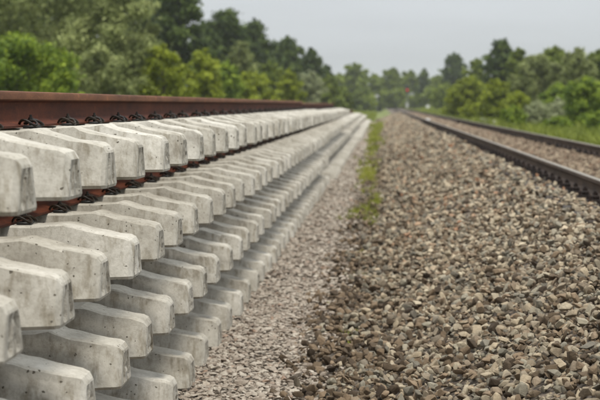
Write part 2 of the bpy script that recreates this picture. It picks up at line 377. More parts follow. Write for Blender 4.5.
# ------------------------------------------------------------------ sleeper casting
HALF = 1.30
def build_sleeper_mesh(clip_part=False, seed=0):
    """lofted prestressed sleeper: high rail seats, concreted shoulders, top falling to the cast ends"""
    # e: distance from the end -> (height, top half width, bottom half width)
    st = [(0.000, 0.136, 0.070, 0.106), (0.012, 0.152, 0.080, 0.122), (0.034, 0.162, 0.086, 0.134), (0.075, 0.169, 0.088, 0.145), (0.13, 0.178, 0.089, 0.148),
          (0.19, 0.190, 0.090, 0.150), (0.235, 0.203, 0.091, 0.150), (0.262, 0.211, 0.092, 0.150), (0.282, 0.214, 0.093, 0.150), (0.325, 0.209, 0.094, 0.150), (0.40, 0.2055, 0.094, 0.150),
          (0.70, 0.2055, 0.094, 0.150), (0.78, 0.208, 0.092, 0.148), (0.86, 0.196, 0.088, 0.143), (1.05, 0.172, 0.080, 0.122), (1.30, 0.166, 0.078, 0.118)]
    full = [(-HALF + e, h, t, b, e) for e, h, t, b in st] + [(HALF - e, h, t, b, e) for e, h, t, b in reversed(st[:-1])]
    r = random.Random(seed)
    secs = []
    for (x, h, t, b, e) in full:
        be = 0.0055; cb = 0.012
        s = 1 if x < 0 else -1
        t = t - 0.012; pr = [(-b + cb, 0.0), (-b, cb), (-t - 0.004, h - be), (-t + be, h), (t - be, h), (t + 0.004, h - be), (b, cb), (b - cb, 0.0)]
        ring = []
        for (yy, zz) in pr:
            lean = 0.0
            if 0.02 < e < 0.16: lean = 0.028 * (1 - zz / h) * (0.16 - e) / 0.126      # facet line leans: wider at the foot
            j = 0.0024 if r.random() > 0.12 else 0.007
            ring.append((x + s * lean + r.uniform(-j, j) * (e > 0.02), yy + r.uniform(-j, j), zz + r.uniform(-j, j) * (zz > 0.02)))
        secs.append(ring)
    v = [p for ring in secs for p in ring]; f = []; n = 8; rough = []
    for i in range(len(secs) - 1):
        for k in range(n):
            f.append((i * n + k, (i + 1) * n + k, (i + 1) * n + (k + 1) % n, i * n + (k + 1) % n)); rough.append(0)
    # ends: a rim, two upright ribs and a rough recessed field between them
    for sgn, base in ((-1, 0), (1, (len(secs) - 1) * n)):
        ring = list(range(base, base + n)); x0 = sgn * HALF
        hh = 0.128; zb_, zt_, hb_, ht_ = 0.010, 0.127, 0.096, 0.056
        cor = []
        for (yy, zz) in [(-hb_, zb_), (-ht_, zt_), (ht_, zt_), (hb_, zb_)]:
            cor.append(len(v)); v.append((x0 + sgn * 0.003, yy, zz))
        for k in range(n):
            if k % 2 == 0: q = (ring[k], ring[k + 1], cor[k // 2])
            else: q = (ring[k], ring[(k + 1) % n], cor[((k + 1) // 2) % 4], cor[k // 2])
            f.append(q if sgn < 0 else q[::-1]); rough.append(0.4)
        # ribs and recess: three upright fields
        cols = [(-1.0, 0.004), (-0.62, 0.004), (-0.50, -0.004), (-0.16, -0.007), (-0.06, 0.002), (0.22, 0.003), (0.34, -0.005), (0.66, -0.006), (0.78, 0.004), (1.0, 0.004)]
        rows = 7; grid = []
        for a in range(rows):
            tz = a / (rows - 1); zz = zb_ + tz * (zt_ - zb_); hw = hb_ + (ht_ - hb_) * tz
            row = []
            for (cu, dp) in cols:
                ed = 0.003 if a in (0, rows - 1) or abs(cu) > 0.99 else dp
                row.append(len(v)); v.append((x0 + sgn * (ed + (r.uniform(-0.004, 0.003) if 0 < a < rows - 1 and abs(cu) < 0.9 else 0)) , cu * hw, zz))
            grid.append(row)
        for a in range(rows - 1):
            for c in range(len(cols) - 1):
                q = (grid[a][c], grid[a][c + 1], grid[a + 1][c + 1], grid[a + 1][c]); f.append(q[::-1] if sgn < 0 else q); rough.append(1.0 if cols[c][1] < 0 or cols[c + 1][1] < 0 else 0.3)
    me = mesh('sleeper', v, f, M_conc)
    a = me.attributes.new('rough_end', 'FLOAT', 'FACE'); a.data.foreach_set('value', rough)
    bm = bmesh.new(); bm.from_mesh(me); bmesh.ops.recalc_face_normals(bm, faces=bm.faces); bm.to_mesh(me); bm.free()
    auto_smooth(me, 16)
    return me
SLEEPERS = [build_sleeper_mesh(seed=i) for i in range(12)]

RAILX = 0.753
PITCH = 0.60
LAYER = 0.384
def clip_mesh():
    """W-shaped tension clamp with its screw and guide plate; u along the rail, v outward from the rail foot"""
    mb = MB()
    def P(u, v, w): return (v, u, w)
    half = [(0.000, 0.006, 0.030), (0.014, 0.010, 0.031), (0.022, 0.030, 0.038), (0.024, 0.058, 0.046), (0.028, 0.082, 0.043), (0.040, 0.099, 0.030), (0.056, 0.104, 0.020),
            (0.072, 0.094, 0.020), (0.082, 0.072, 0.034), (0.084, 0.046, 0.048), (0.079, 0.020, 0.050), (0.068, 0.002, 0.040), (0.054, -0.010, 0.026), (0.042, -0.014, 0.019)]
    path = [P(-u, v, w) for (u, v, w) in reversed(half[1:])] + [P(u, v, w) for (u, v, w) in half]
    # smooth the path
    pts = []
    for i in range(len(path) - 1):
        p0 = Vector(path[max(i - 1, 0)]); p1 = Vector(path[i]); p2 = Vector(path[i + 1]); p3 = Vector(path[min(i + 2, len(path) - 1)])
        for t in (0, 0.5):
            pts.append(0.5 * ((2 * p1) + (-p0 + p2) * t + (2 * p0 - 5 * p1 + 4 * p2 - p3) * t * t + (-p0 + 3 * p1 - 3 * p2 + p3) * t ** 3))
    pts.append(Vector(path[-1]))
    mb.tube(pts, 0.0085, 8, 0)
    mb.cyl(P(0, 0.044, -0.005), P(0, 0.044, 0.050), 0.011, n=10, mi=1)
    mb.cyl(P(0, 0.044, 0.050), P(0, 0.044, 0.055), 0.023, 0.022, n=14, mi=1)
    mb.cyl(P(0, 0.044, 0.055), P(0, 0.044, 0.066), 0.017, 0.016, n=6, mi=1)
    mb.cyl(P(0, 0.044, 0.066), P(0, 0.044, 0.084), 0.010, 0.008, n=8, mi=1)
    mb.box((0.048, 0, 0.008), (0.078, 0.105, 0.016), 2, 0.004)
    mb.box((0.088, 0, 0.013), (0.018, 0.10, 0.018), 2, 0.004)
    mb.v = [(x * 0.66, y * 0.68, z * 0.66) for x, y, z in mb.v]
    me = mb.mesh('tension_clamp', [M_clipbrown, M_clip, M_plastic]); auto_smooth(me, 40)
    return me
CLAMP = clip_mesh()

RAIL_PROFILE = [(-0.0625, 0), (-0.0625, 0.009), (-0.050, 0.0125), (-0.022, 0.022), (-0.010, 0.032), (-0.0075, 0.048), (-0.007, 0.090), (-0.010, 0.103), (-0.030, 0.111), (-0.0345, 0.116), (-0.0345, 0.138), (-0.030, 0.1465), (-0.020, 0.150)]
RAIL_PROFILE = RAIL_PROFILE + [(-x, z) for x, z in reversed(RAIL_PROFILE)]
def rail_mesh(name, X, ys, z0, mats, head_idx=(8, 16), bend=True, hs=1.0, org=(0, 0, 0)):
    n = len(RAIL_PROFILE); v = []; f = []; mi = []
    for y in ys:
        sx = S(y) if bend else 0
        for (px, pz) in RAIL_PROFILE: v.append((X + sx + px - org[0], y - org[1], z0 + pz * hs - org[2]))
    for i in range(len(ys) - 1):
        for k in range(n):
            k2 = (k + 1) % n
            f.append((i * n + k, i * n + k2, (i + 1) * n + k2, (i + 1) * n + k))
            mi.append(1 if head_idx[0] <= k <= head_idx[1] else (2 if k in (11, 12, 13) and len(mats) > 2 else 0))
    f.append(tuple(range(n))); mi.append(0); f.append(tuple((len(ys) - 1) * n + k for k in range(n))[::-1]); mi.append(0)
    me = mesh(name, v, f)
    for m in mats: me.materials.append(m)
    me.polygons.foreach_set('material_index', mi)
    bm = bmesh.new(); bm.from_mesh(me); bmesh.ops.recalc_face_normals(bm, faces=bm.faces); bm.to_mesh(me); bm.free()
    auto_smooth(me, 28); return me

SLEEPER_COUNT = 0
def track_panel(label, y0, y1, phase, level, edge=-1.0, clamps=True, side_fn=S, dz=0.0, pack=True):
    """rails, sleepers and clamps bolted into one liftable panel. edge: X of the sleeper ends that face the path"""
    global SLEEPER_COUNT
    cx = edge - HALF; zb = level * LAYER + dz
    root = empty('track_section', (cx + side_fn((y0 + y1) / 2), (y0 + y1) / 2, zb))
    tag(root, label, 'track panel', 'stacked track panels')
    bpy.context.view_layer.update()
    org = tuple(root.location)
    ys = list(np.arange(y0, y1, 1.5)) + [y1]
    for s in (1, -1):
        me = rail_mesh('rail', cx + s * RAILX, ys, zb + 0.2085, [M_rail, M_railhead], org=org)
        link('rail', me, parent=root)
        if pack:
            pb = MB(); yy = y0 + 0.4
            while yy < y1 - 1.0:
                ln = random.uniform(1.8, 2.6); ye = min(yy + ln, y1 - 0.3); ym = (yy + ye) / 2
                pb.box((cx + s * RAILX + S(ym) - org[0] + random.uniform(-.006, .006), ym - org[1], zb + 0.3585 + 0.0127 - org[2]), (0.075, ye - yy, 0.0248), 0, 0.002)
                yy = ye + random.uniform(0.03, 0.1)
            link('packing_strip', pb.mesh('packing_strip', M_timber), parent=root)
    k0 = math.ceil((y0 + 0.2 - phase) / PITCH)
    k = k0
    while phase + k * PITCH < y1 - 0.2:
        y = phase + k * PITCH; jr = random.uniform
        o = link('sleeper', SLEEPERS[random.randrange(12)], parent=root)
        o.location = (cx + S(y) + jr(-0.010, 0.010) - org[0], y + jr(-0.008, 0.008) - org[1], zb - org[2])
        o.rotation_euler = (0, 0, jr(-0.006, 0.006) + (math.pi if random.random() < 0.5 else 0))
        flip = abs(o.rotation_euler.z) > 1
        SLEEPER_COUNT += 1
        if clamps and y < y1:
            for s in (1, -1):
                for t in (1, -1):
                    if y > 26 and not (s == 1 and t == 1): continue
                    c = link('tension_clamp', CLAMP, parent=o)
                    xs = s * RAILX + t * 0.0635
                    if flip: xs = -xs
                    c.location = (xs, jr(-0.004, 0.004), 0.206)
                    c.rotation_euler = (0, 0, (0 if t > 0 else math.pi) + (math.pi if flip else 0) + jr(-0.11, 0.11))
        k += 1
    return root

TOPNAMES = ['lowest, resting on the gravel', 'third one down from the top', 'second one down, just under the top panel', 'topmost, its rusty rail bare above the sleepers']
PH = {3: 4.95, 2: 5.38, 1: 6.92, 0: 9.32}
for lev in (3, 2, 1, 0):
    track_panel('concrete sleeper track section of the near stack, ' + TOPNAMES[lev], 0.3, 25.0, PH[lev] % PITCH, lev, pack=(lev < 3))
T2 = ['lowest, sticking out past those above', 'third from the top', 'second from the top', 'topmost']
for lev in (3, 2, 1, 0):
    track_panel('concrete track section in the second stack along the line, ' + T2[lev],
                25.8, (44.0, 50.2, 49.8, 50.4)[3 - lev] , PH[lev] % PITCH + 0.1, lev, edge=(-0.92, -1.12, -1.10, -1.07)[lev], clamps=(lev > 1), dz=-0.03, pack=(lev < 3))
for lev, lab in ((2, 'topmost, pale against the grass'), (1, 'middle one'), (0, 'lowest, beside the gravel path')):
    track_panel('distant concrete track panel of the low third stack, ' + lab, 51.2, 76, 0.2 + 0.13 * lev, lev, edge=(-0.85, -1.15, -1.1)[lev], clamps=False, pack=(lev < 2))
for lev, lab in ((1, 'upper, pale'), (0, 'lower, beside the gravel path')):
    track_panel('farthest concrete track panel near the white board sign, ' + lab, 77, 112, 0.1 + 0.3 * lev, lev, edge=(-0.85, -1.2)[lev], clamps=False, pack=(lev < 1))

# ------------------------------------------------------------------ the railway line on the right
def railway():
    root = empty('railway_track', (2.6, 20, 0.53))
    tag(root, 'railway line in use with two dark rails on brown ballast, right of the stacks', 'railway track')
    org = tuple(root.location)
    ys = list(np.concatenate([np.arange(2, 60, 1.5), np.arange(60, 420, 6)]))
    XL, XR = 1.86, 3.35
    for X in (XL, XR):
        link('rail', rail_mesh('rail', X, ys, 0.652, [M_trackrail, M_trackrail, M_worn], head_idx=(99, 99), org=org), parent=root)
    # timber sleepers, mostly buried
    smb = MB(); smb.box((0, 0, -0.07), (2.36, 0.25, 0.14), 0, 0.01); sm = smb.mesh('sleeper', [M_timber])
    fm = MB()      # ribbed baseplate with two clip bolts
    fm.box((0, 0, 0.008), (0.33, 0.16, 0.016), 0, 0.004)
    for t in (1, -1):
        fm.box((t * 0.088, 0, 0.034), (0.055, 0.085, 0.036), 0, 0.008)
        fm.cyl((t * 0.092, 0, 0.03), (t * 0.092, 0, 0.086), 0.013, n=8)
        fm.cyl((t * 0.092, 0, 0.052), (t * 0.092, 0, 0.072), 0.024, n=6)
        for u in (0.055, -0.055):
            fm.cyl((t * 0.142, u, 0.012), (t * 0.142, u, 0.048), 0.019, 0.015, n=8)
    fmm = fm.mesh('baseplate', [M_oldiron])
    y = 6.2
    while y < 150:
        o = link('sleeper', sm, parent=root)
        o.location = ((XL + XR) / 2 + S(y) - org[0], y - org[1], 0.637 - org[2]); o.rotation_euler = (0, 0, random.uniform(-0.01, 0.01))
        if y < 60:
            for X in (XL, XR):
                c = link('baseplate', fmm, parent=o); c.location = (X - (XL + XR) / 2, 0, 0.0)
        y += 0.6
    return root
railway()

# ------------------------------------------------------------------ stones
def hull_stone(name, seed, mat, flat=0.7, npts=13):
    r = np.random.default_rng(seed)
    p = r.normal(size=(npts, 3)); p /= np.linalg.norm(p, axis=1)[:, None]
    p *= r.uniform(0.72, 1.0, size=(npts, 1)); p *= np.array([1.0, r.uniform(0.6, 0.85), flat * r.uniform(0.75, 1.1)])
    bm = bmesh.new()
    for q in p: bm.verts.new(q)
    res = bmesh.ops.convex_hull(bm, input=bm.verts[:])
    junk = [e for e in res['geom_interior'] if isinstance(e, bmesh.types.BMVert)]
    if junk: bmesh.ops.delete(bm, geom=junk, context='VERTS')
    bmesh.ops.recalc_face_normals(bm, faces=bm.faces)
    bmesh.ops.bevel(bm, geom=bm.edges[:], offset=0.035, segments=1, affect='EDGES', clamp_overlap=True)
    me = bpy.data.meshes.new(name); bm.to_mesh(me); bm.free(); me.materials.append(mat)
    auto_smooth(me, 22)
    return bpy.data.objects.new(name, me)

def scatter_group(coll):
    g = bpy.data.node_groups.new('stone_scatter', 'GeometryNodeTree')
    g.interface.new_socket('Geometry', in_out='INPUT', socket_type='NodeSocketGeometry')
    g.interface.new_socket('Geometry', in_out='OUTPUT', socket_type='NodeSocketGeometry')
    n = g.nodes; gi = n.new('NodeGroupInput'); go = n.new('NodeGroupOutput')
    iop = n.new('GeometryNodeInstanceOnPoints'); ci = n.new('GeometryNodeCollectionInfo')
    ci.inputs['Collection'].default_value = coll; ci.inputs['Separate Children'].default_value = True; ci.inputs['Reset Children'].default_value = True
    iop.inputs['Pick Instance'].default_value = True
    def attr(name, t):
        a = n.new('GeometryNodeInputNamedAttribute'); a.data_type = t; a.inputs['Name'].default_value = name
        return [o for o in a.outputs if o.enabled and o.name == 'Attribute'][0]
    g.links.new(gi.outputs[0], iop.inputs['Points']); g.links.new(ci.outputs[0], iop.inputs['Instance'])
    g.links.new(attr('pick', 'INT'), iop.inputs['Instance Index'])
    e = n.new('FunctionNodeEulerToRotation'); g.links.new(attr('rot', 'FLOAT_VECTOR'), e.inputs[0]); g.links.new(e.outputs[0], iop.inputs['Rotation'])
    g.links.new(attr('scl', 'FLOAT_VECTOR'), iop.inputs['Scale'])
    g.links.new(iop.outputs[0], go.inputs[0])
    return g

def scatter(name, pts, scl, tone, coll, ncoll, tilt=0.5, label=None, cat=None, rot=None):
    n = len(pts); me = bpy.data.meshes.new(name)
    me.vertices.add(n); me.vertices.foreach_set('co', pts.reshape(-1).astype(np.float32))
    if rot is None:
        rot = np.stack([rng.normal(0, tilt, n), rng.normal(0, tilt, n), rng.uniform(0, 6.283, n)], -1)
    for nm, t, d, key in (('rot', 'FLOAT_VECTOR', rot, 'vector'), ('scl', 'FLOAT_VECTOR', scl, 'vector'), ('tone', 'FLOAT', tone, 'value'), ('pick', 'INT', rng.integers(0, ncoll, n), 'value')):
        a = me.attributes.new(nm, t, 'POINT')
        a.data.foreach_set(key, np.ascontiguousarray(d).reshape(-1).astype(np.int32 if t == 'INT' else np.float32))
    me.update()
    o = link(name, me); md = o.modifiers.new('scatter', 'NODES'); md.node_group = scatter_group(coll)
    tag(o, label, cat, kind='stuff'); return o

def stone_coll(name, mat, flat):
    c = bpy.data.collections.new(name)
    for i in range(12): c.objects.link(hull_stone(name, i + 50 * len(bpy.data.collections), mat, flat, random.choice((11, 13, 15, 17))))
    return c
C_bal = stone_coll('ballast_stone', M_ballast, 0.72)
C_gra = stone_coll('gravel_stone', M_gravel, 0.5)
C_bed = stone_coll('bed_stone', M_bedstone, 0.7)

def jgrid(x0, x1, y0, y1, d):
    """jittered points in bent-line coordinates; returns x' and y"""
    xs = np.arange(x0, x1, d); ys = np.arange(y0, y1, d * 0.9)
    X, Y = np.meshgrid(xs, ys); X = X + (np.arange(len(ys)) % 2)[:, None] * d * 0.5
    X = X.ravel() + rng.uniform(-0.42, 0.42, X.size) * d; Y = Y.ravel() + rng.uniform(-0.42, 0.42, Y.size) * d
    return X, Y
def in_view(x, y, marg=1.1):
    px = VPX + FPX * (x + Sn(y)) / y
    m = marg / y * FPX
    return (px > -m) & (px < 600 + m)

def stones(name, zones, coll, label, cat, size_mu, size_sg, tone_fn, flatk=1.0, tilt=0.5, keep=None):
    P, Sc, T = [], [], []
    for (x0, x1, y0, y1, d, sc) in zones:
        x, y = jgrid(x0, x1, y0, y1, d)
        k = in_view(x, y)
        if keep is not None: k &= keep(x, y)
        x, y = x[k], y[k]; n = len(x)
        s = np.clip(np.exp(rng.normal(math.log(size_mu * sc), size_sg, n)), size_mu * sc * 0.4, size_mu * sc * 1.9)
        z = ground_h(x + Sn(y), y) + s * rng.uniform(-0.35, 1.15, n) * np.where((x > 1.8) | (x < -0.5), 0.4, 1) * np.where(y > 40, 0.5, 1)
        P.append(np.stack([x + Sn(y), y, z], -1)); Sc.append(np.stack([s, s * rng.uniform(0.8, 1.1, n), s * rng.uniform(0.75, 1.1, n) * flatk], -1)); T.append(tone_fn(x, y, n))
    P = np.concatenate(P); Sc = np.concatenate(Sc); T = np.concatenate(T)
    print(name, len(P))
    return scatter(name, P, Sc, T, coll, 12, tilt, label, cat)

edge_noise = lambda y: 0.06 * np.sin(y * 1.9) + 0.05 * np.sin(y * 4.7 + 1) + 0.03 * np.sin(y * 11)
stones('ballast', [(-0.65, 2.0, 4.0, 13, 0.031, 0.90), (-0.6, 2.0, 13, 26, 0.050, 1.05), (-0.5, 2.0, 26, 60, 0.075, 1.35), (-0.45, 2.0, 60, 130, 0.13, 1.9)], C_bal,
       'grey, brown and tan crushed stone ballast sloping up to the railway line', 'ballast', 0.026, 0.46,
       lambda x, y, n: np.clip(rng.uniform(0, 1, n) * (0.30 + 0.70 * sstep(-0.45, 0.15, x + 0.10 * np.sin(y * 3.1) + rng.normal(0, 0.10, n))) * (0.80 + 0.20 * sstep(6, 13, y)), 0, 1),  # stones nearest the camera toned darker: lens vignetting put into their colour
       1.0, 0.6, lambda x, y: (x > -0.42 + edge_noise(y) + rng.normal(0, 0.10, len(x))) & (x < 1.75))
stones('gravel', [(-1.25, 0.1, 4.4, 11, 0.025, 0.95), (-1.25, 0.1, 11, 20, 0.038, 1.2), (-1.25, 0.1, 20, 36, 0.06, 1.7), (-1.3, 0.1, 36, 110, 0.12, 2.4)], C_gra,
       'fine pinkish grey trodden gravel between the stack and the ballast slope', 'gravel', 0.0195, 0.40,
       lambda x, y, n: rng.uniform(0, 1, n), 0.85, 0.22, lambda x, y: x < -0.38 + edge_noise(y) + rng.normal(0, 0.06, len(x)))
stones('track_bed_stones', [(1.98, 4.0, 6.0, 22, 0.052, 1.05), (1.98, 4.0, 22, 45, 0.07, 1.25), (1.98, 4.0, 45, 130, 0.12, 1.6)], C_bed,
       'brown ballast stones between and beyond the two rails', 'ballast', 0.029, 0.3,
       lambda x, y, n: rng.uniform(0, 1, n), 1.0, 0.5, lambda x, y: np.abs(x - 3.35) > 0.13)

# ------------------------------------------------------------------ grass
def blades(name, px, py, h, wdt, mat, label, tones, spread=0.35, curved=True):
    n = len(px)
    z = ground_h(px, py) - 0.005
    a = rng.uniform(0, 6.283, n); lean = rng.normal(0, spread, n)
    d = np.stack([np.cos(a), np.sin(a)], -1); w_ = np.stack([-d[:, 1], d[:, 0]], -1) * wdt[:, None] * 0.5
    b = rng.uniform(0, 6.283, n); w_ = np.stack([np.cos(b), np.sin(b)], -1) * wdt[:, None] * 0.5
    base = np.stack([px, py], -1)
    V = np.zeros((2, n, 4, 3))
    mid = base + d * (lean * h * 0.35)[:, None]; tip = base + d * (lean * h * 1.1)[:, None]
    V[0, :, 0, :2] = base - w_; V[0, :, 1, :2] = base + w_; V[0, :, 2, :2] = mid + w_ * 0.8; V[0, :, 3, :2] = mid - w_ * 0.8
    V[0, :, 0, 2] = z; V[0, :, 1, 2] = z; V[0, :, 2, 2] = z + h * 0.6; V[0, :, 3, 2] = z + h * 0.6
    V[1, :, 0] = V[0, :, 3]; V[1, :, 1] = V[0, :, 2]
    V[1, :, 2, :2] = tip + w_ * 0.1; V[1, :, 3, :2] = tip - w_ * 0.1; V[1, :, 2, 2] = z + h; V[1, :, 3, 2] = z + h
    me = quads_mesh(name, V.reshape(-1, 4, 3), mat, np.tile(tones, 2))
    o = link(name, me); tag(o, label, 'grass', kind='stuff'); return o

def strip_grass():
    xs, ys, hs, ts = [], [], [], []
    def patch(cx, cy, rx, ry, n, h, tone=0.5):
        # little tufts, each a bunch of blades
        nt = max(1, n // 48)
        tx = rng.normal(cx, rx, nt); ty = rng.normal(cy, ry, nt)
        for a, b in zip(tx, ty):
            k = 26; xs.append(a + rng.normal(0, 0.018, k) + Sn(b)); ys.append(b + rng.normal(0, 0.018, k)); hs.append(rng.uniform(0.4, 1.1, k) * h); ts.append(np.clip(rng.normal(tone, 0.22, k), 0, 1))
    patch(-0.21, 8.3, 0.03, 0.08, 150, 0.05); patch(-0.17, 7.9, 0.03, 0.05, 60, 0.03); patch(-0.3, 9.6, 0.06, 0.2, 100, 0.035, 0.4)
    patch(-0.22, 11.4, 0.07, 0.25, 300, 0.05, 0.4); patch(-0.2, 13.0, 0.05, 0.3, 130, 0.05, 0.4)
    patch(-0.27, 17.6, 0.10, 0.75, 1700, 0.10, 0.6); patch(-0.14, 19.2, 0.07, 0.6, 900, 0.11, 0.6)
    patch(-0.22, 22.5, 0.05, 0.7, 600, 0.08, 0.5)
    patch(-0.33, 27.5, 0.09, 1.6, 3000, 0.15, 0.9)
    for y in np.arange(32, 100, 2.0):
        if int(y) in (34, 40, 46): continue
        patch(-0.32 + 0.05 * math.sin(y), y, 0.075 + 0.0015 * y, 0.9, int((1100 if y < 60 else 900) * (0.25 + 0.6 * abs(math.sin(y * 1.31)))), 0.11 + 0.0008 * y, 0.65 + 0.2 * math.sin(y * 0.7))
    x = np.concatenate(xs); y = np.concatenate(ys); h = np.concatenate(hs); t = np.concatenate(ts)
    blades('grass', x, y, h, np.clip(0.005 + 0.00016 * y, 0.005, 0.02) * rng.uniform(0.7, 1.3, len(x)), M_grass, 'green weeds and grass in a thin strip between gravel and ballast', t, 0.5)
strip_grass()
def meadow():
    n = 60000
    y = 24 + 216 * rng.uniform(0, 1, n) ** 1.6
    x = 3.95 + rng.uniform(0, 1, n) ** 1.3 * (6 + y * 0.13)
    k = in_view(x, y, marg=2)
    x, y = x[k] + Sn(y[k]), y[k]; n = len(x)
    cl_ = 0.5 + 0.35 * np.sin(x * 1.7 + 0.3 * y) * np.sin(y * 0.23 + x * 0.6)
    h = rng.uniform(0.12, 0.42, n) * (0.6 + 0.6 * cl_)
    blades('meadow_grass', x, y, h, 0.02 + 0.0005 * y, M_meadow, 'rough bright green grass in the meadow beyond the rails', np.clip(cl_ + rng.normal(0, 0.2, n), 0, 1), 0.35)
    n = 22000
    y = 110 + 200 * rng.uniform(0, 1, n); x = -4.5 - rng.uniform(0, 1, n) * 14
    x2 = np.concatenate([x, rng.uniform(-4.2, -0.6, 6000)]); y2 = np.concatenate([y, rng.uniform(114, 200, 6000)])
    k = in_view(x2, y2, marg=2); x, y = x2[k] + Sn(y2[k]), y2[k]; n = len(x)
    blades('verge_grass', x, y, rng.uniform(0.2, 0.6, n), 0.03 + 0.0004 * y, M_meadow, 'yellowish green grass beyond the end of the farthest panels', np.clip(rng.normal(0.75, 0.2, n), 0, 1), 0.35)
meadow()

# ------------------------------------------------------------------ trees and bushes
def envelope(kind, t):
    if kind == 'cone': return max(0.04, (1 - t)) ** 0.8 * min(1, t * 6 + 0.3)
    if kind == 'spire': return (max(0.02, 1 - t) ** 0.62) * min(1, t * 4 + 0.5)
    if kind == 'bush': return math.sqrt(max(0.02, 1 - (max(t - 0.3, 0) / 0.7) ** 2)) * min(1.0, 0.75 + t)
    return math.sqrt(max(0.03, 1 - ((t - 0.42) / 0.60) ** 2))
def tree(name, label, cat, X, Y, H, rad, shape, leafk, nleaf, ls, group, t0=0.15, hang=0.0, tilt=0.0):
    zg = float(ground_h(X, min(Y, 480)))
    root = empty(name, (X, Y, zg)); tag(root, label, cat, group)
    tb = MB(); r = random
    nt = 6; tw = H * 0.016 + 0.03
    tp = [(r.uniform(-.02, .02) * H * i / nt, r.uniform(-.02, .02) * H * i / nt, -0.1 + H * 0.93 * i / nt) for i in range(nt + 1)]
    tb.tube(tp, [tw * (1.15 - i / (nt + 0.3)) for i in range(nt + 1)], 7)
    cl_ = []
    nl = 40 if shape != 'bush' else 34
    for i in range(nl):
        t = (i + r.random()) / nl; z = H * (t0 + (0.97 - t0) * t); a = i * 2.4 + r.uniform(-.5, .5)
        er = rad * envelope(shape, t) * r.uniform(0.5, 1.12)
        ez = z + er * r.uniform(-0.05, 0.35) * (1 - t)
        k = max(0.0, z - er * 0.4)
        f = min(1, k / (H * 0.93)) * nt; j = min(int(f), nt - 1); q = f - j
        p0 = Vector(tp[j]).lerp(Vector(tp[j + 1]), q); p1 = Vector((math.cos(a) * er, math.sin(a) * er, ez))
        pm = p0.lerp(p1, 0.5) + Vector((0, 0, er * 0.08))
        tb.tube([p0, pm, p1], [tw * 0.35 * (1.1 - t), tw * 0.22 * (1.1 - t), tw * 0.06], 5)
        for q, sg in ((1.0, 0.125), (0.78, 0.15), (0.5, 0.17)):
            c = p0.lerp(p1, q); cl_.append((c.x + r.gauss(0, .08) * rad, c.y + r.gauss(0, .08) * rad, c.z, sg * rad * r.uniform(0.7, 1.25) * (0.55 + 0.45 * envelope(shape, t)), r.gauss(0, 0.13)))
    for i in range(5): cl_.append((r.gauss(0, .06) * rad, r.gauss(0, .06) * rad, H * (0.88 + 0.03 * i), 0.10 * rad * envelope(shape, 0.9), 0.0))
    C = np.array(cl_); wgt = C[:, 3] ** 1.7; wgt /= wgt.sum()
    idx = rng.choice(len(C), nleaf, p=wgt); c = C[idx]
    dirs = rng.normal(size=(nleaf, 3)); dirs /= np.linalg.norm(dirs, axis=1)[:, None]
    rr = c[:, 3:4] * np.abs(rng.normal(0.95, 0.62, (nleaf, 1)))
    pos = c[:, :3] + dirs * rr * np.array([1.15, 1.15, 0.8])
    pos[:, 2] = np.maximum(pos[:, 2], 0.03)
    nrm = dirs * 0.8 + rng.normal(0, 0.6, (nleaf, 3)) + np.array([0, 0, 0.5]); nrm /= np.linalg.norm(nrm, axis=1)[:, None]
    u = np.cross(nrm, rng.normal(size=(nleaf, 3))); u[:, 2] -= hang; u -= nrm * (u * nrm).sum(1)[:, None]; u /= np.linalg.norm(u, axis=1)[:, None]
    v = np.cross(nrm, u)
    sz = ls * rng.uniform(0.55, 1.35, (nleaf, 1)); asp = 0.34 if leafk in ('willow', 'silver') else 0.52
    V = np.stack([pos - u * sz, pos - v * sz * asp, pos + u * sz, pos + v * sz * asp], 1)
    tint = np.clip(0.45 + c[:, 4] * 1.3 + rng.normal(0, 0.26, nleaf), 0, 1)
    link('trunk', tb.mesh('trunk', M_bark), parent=root)
    link('crown', quads_mesh('crown', V, M_leaf[leafk], tint), parent=root)
    return root

def at_px(px, top, Y, hw):
    X, zt = XZ(px, top, Y); zg = float(ground_h(X, min(Y, 480)))
    return X, Y, zt - zg, hw / FPX * Y

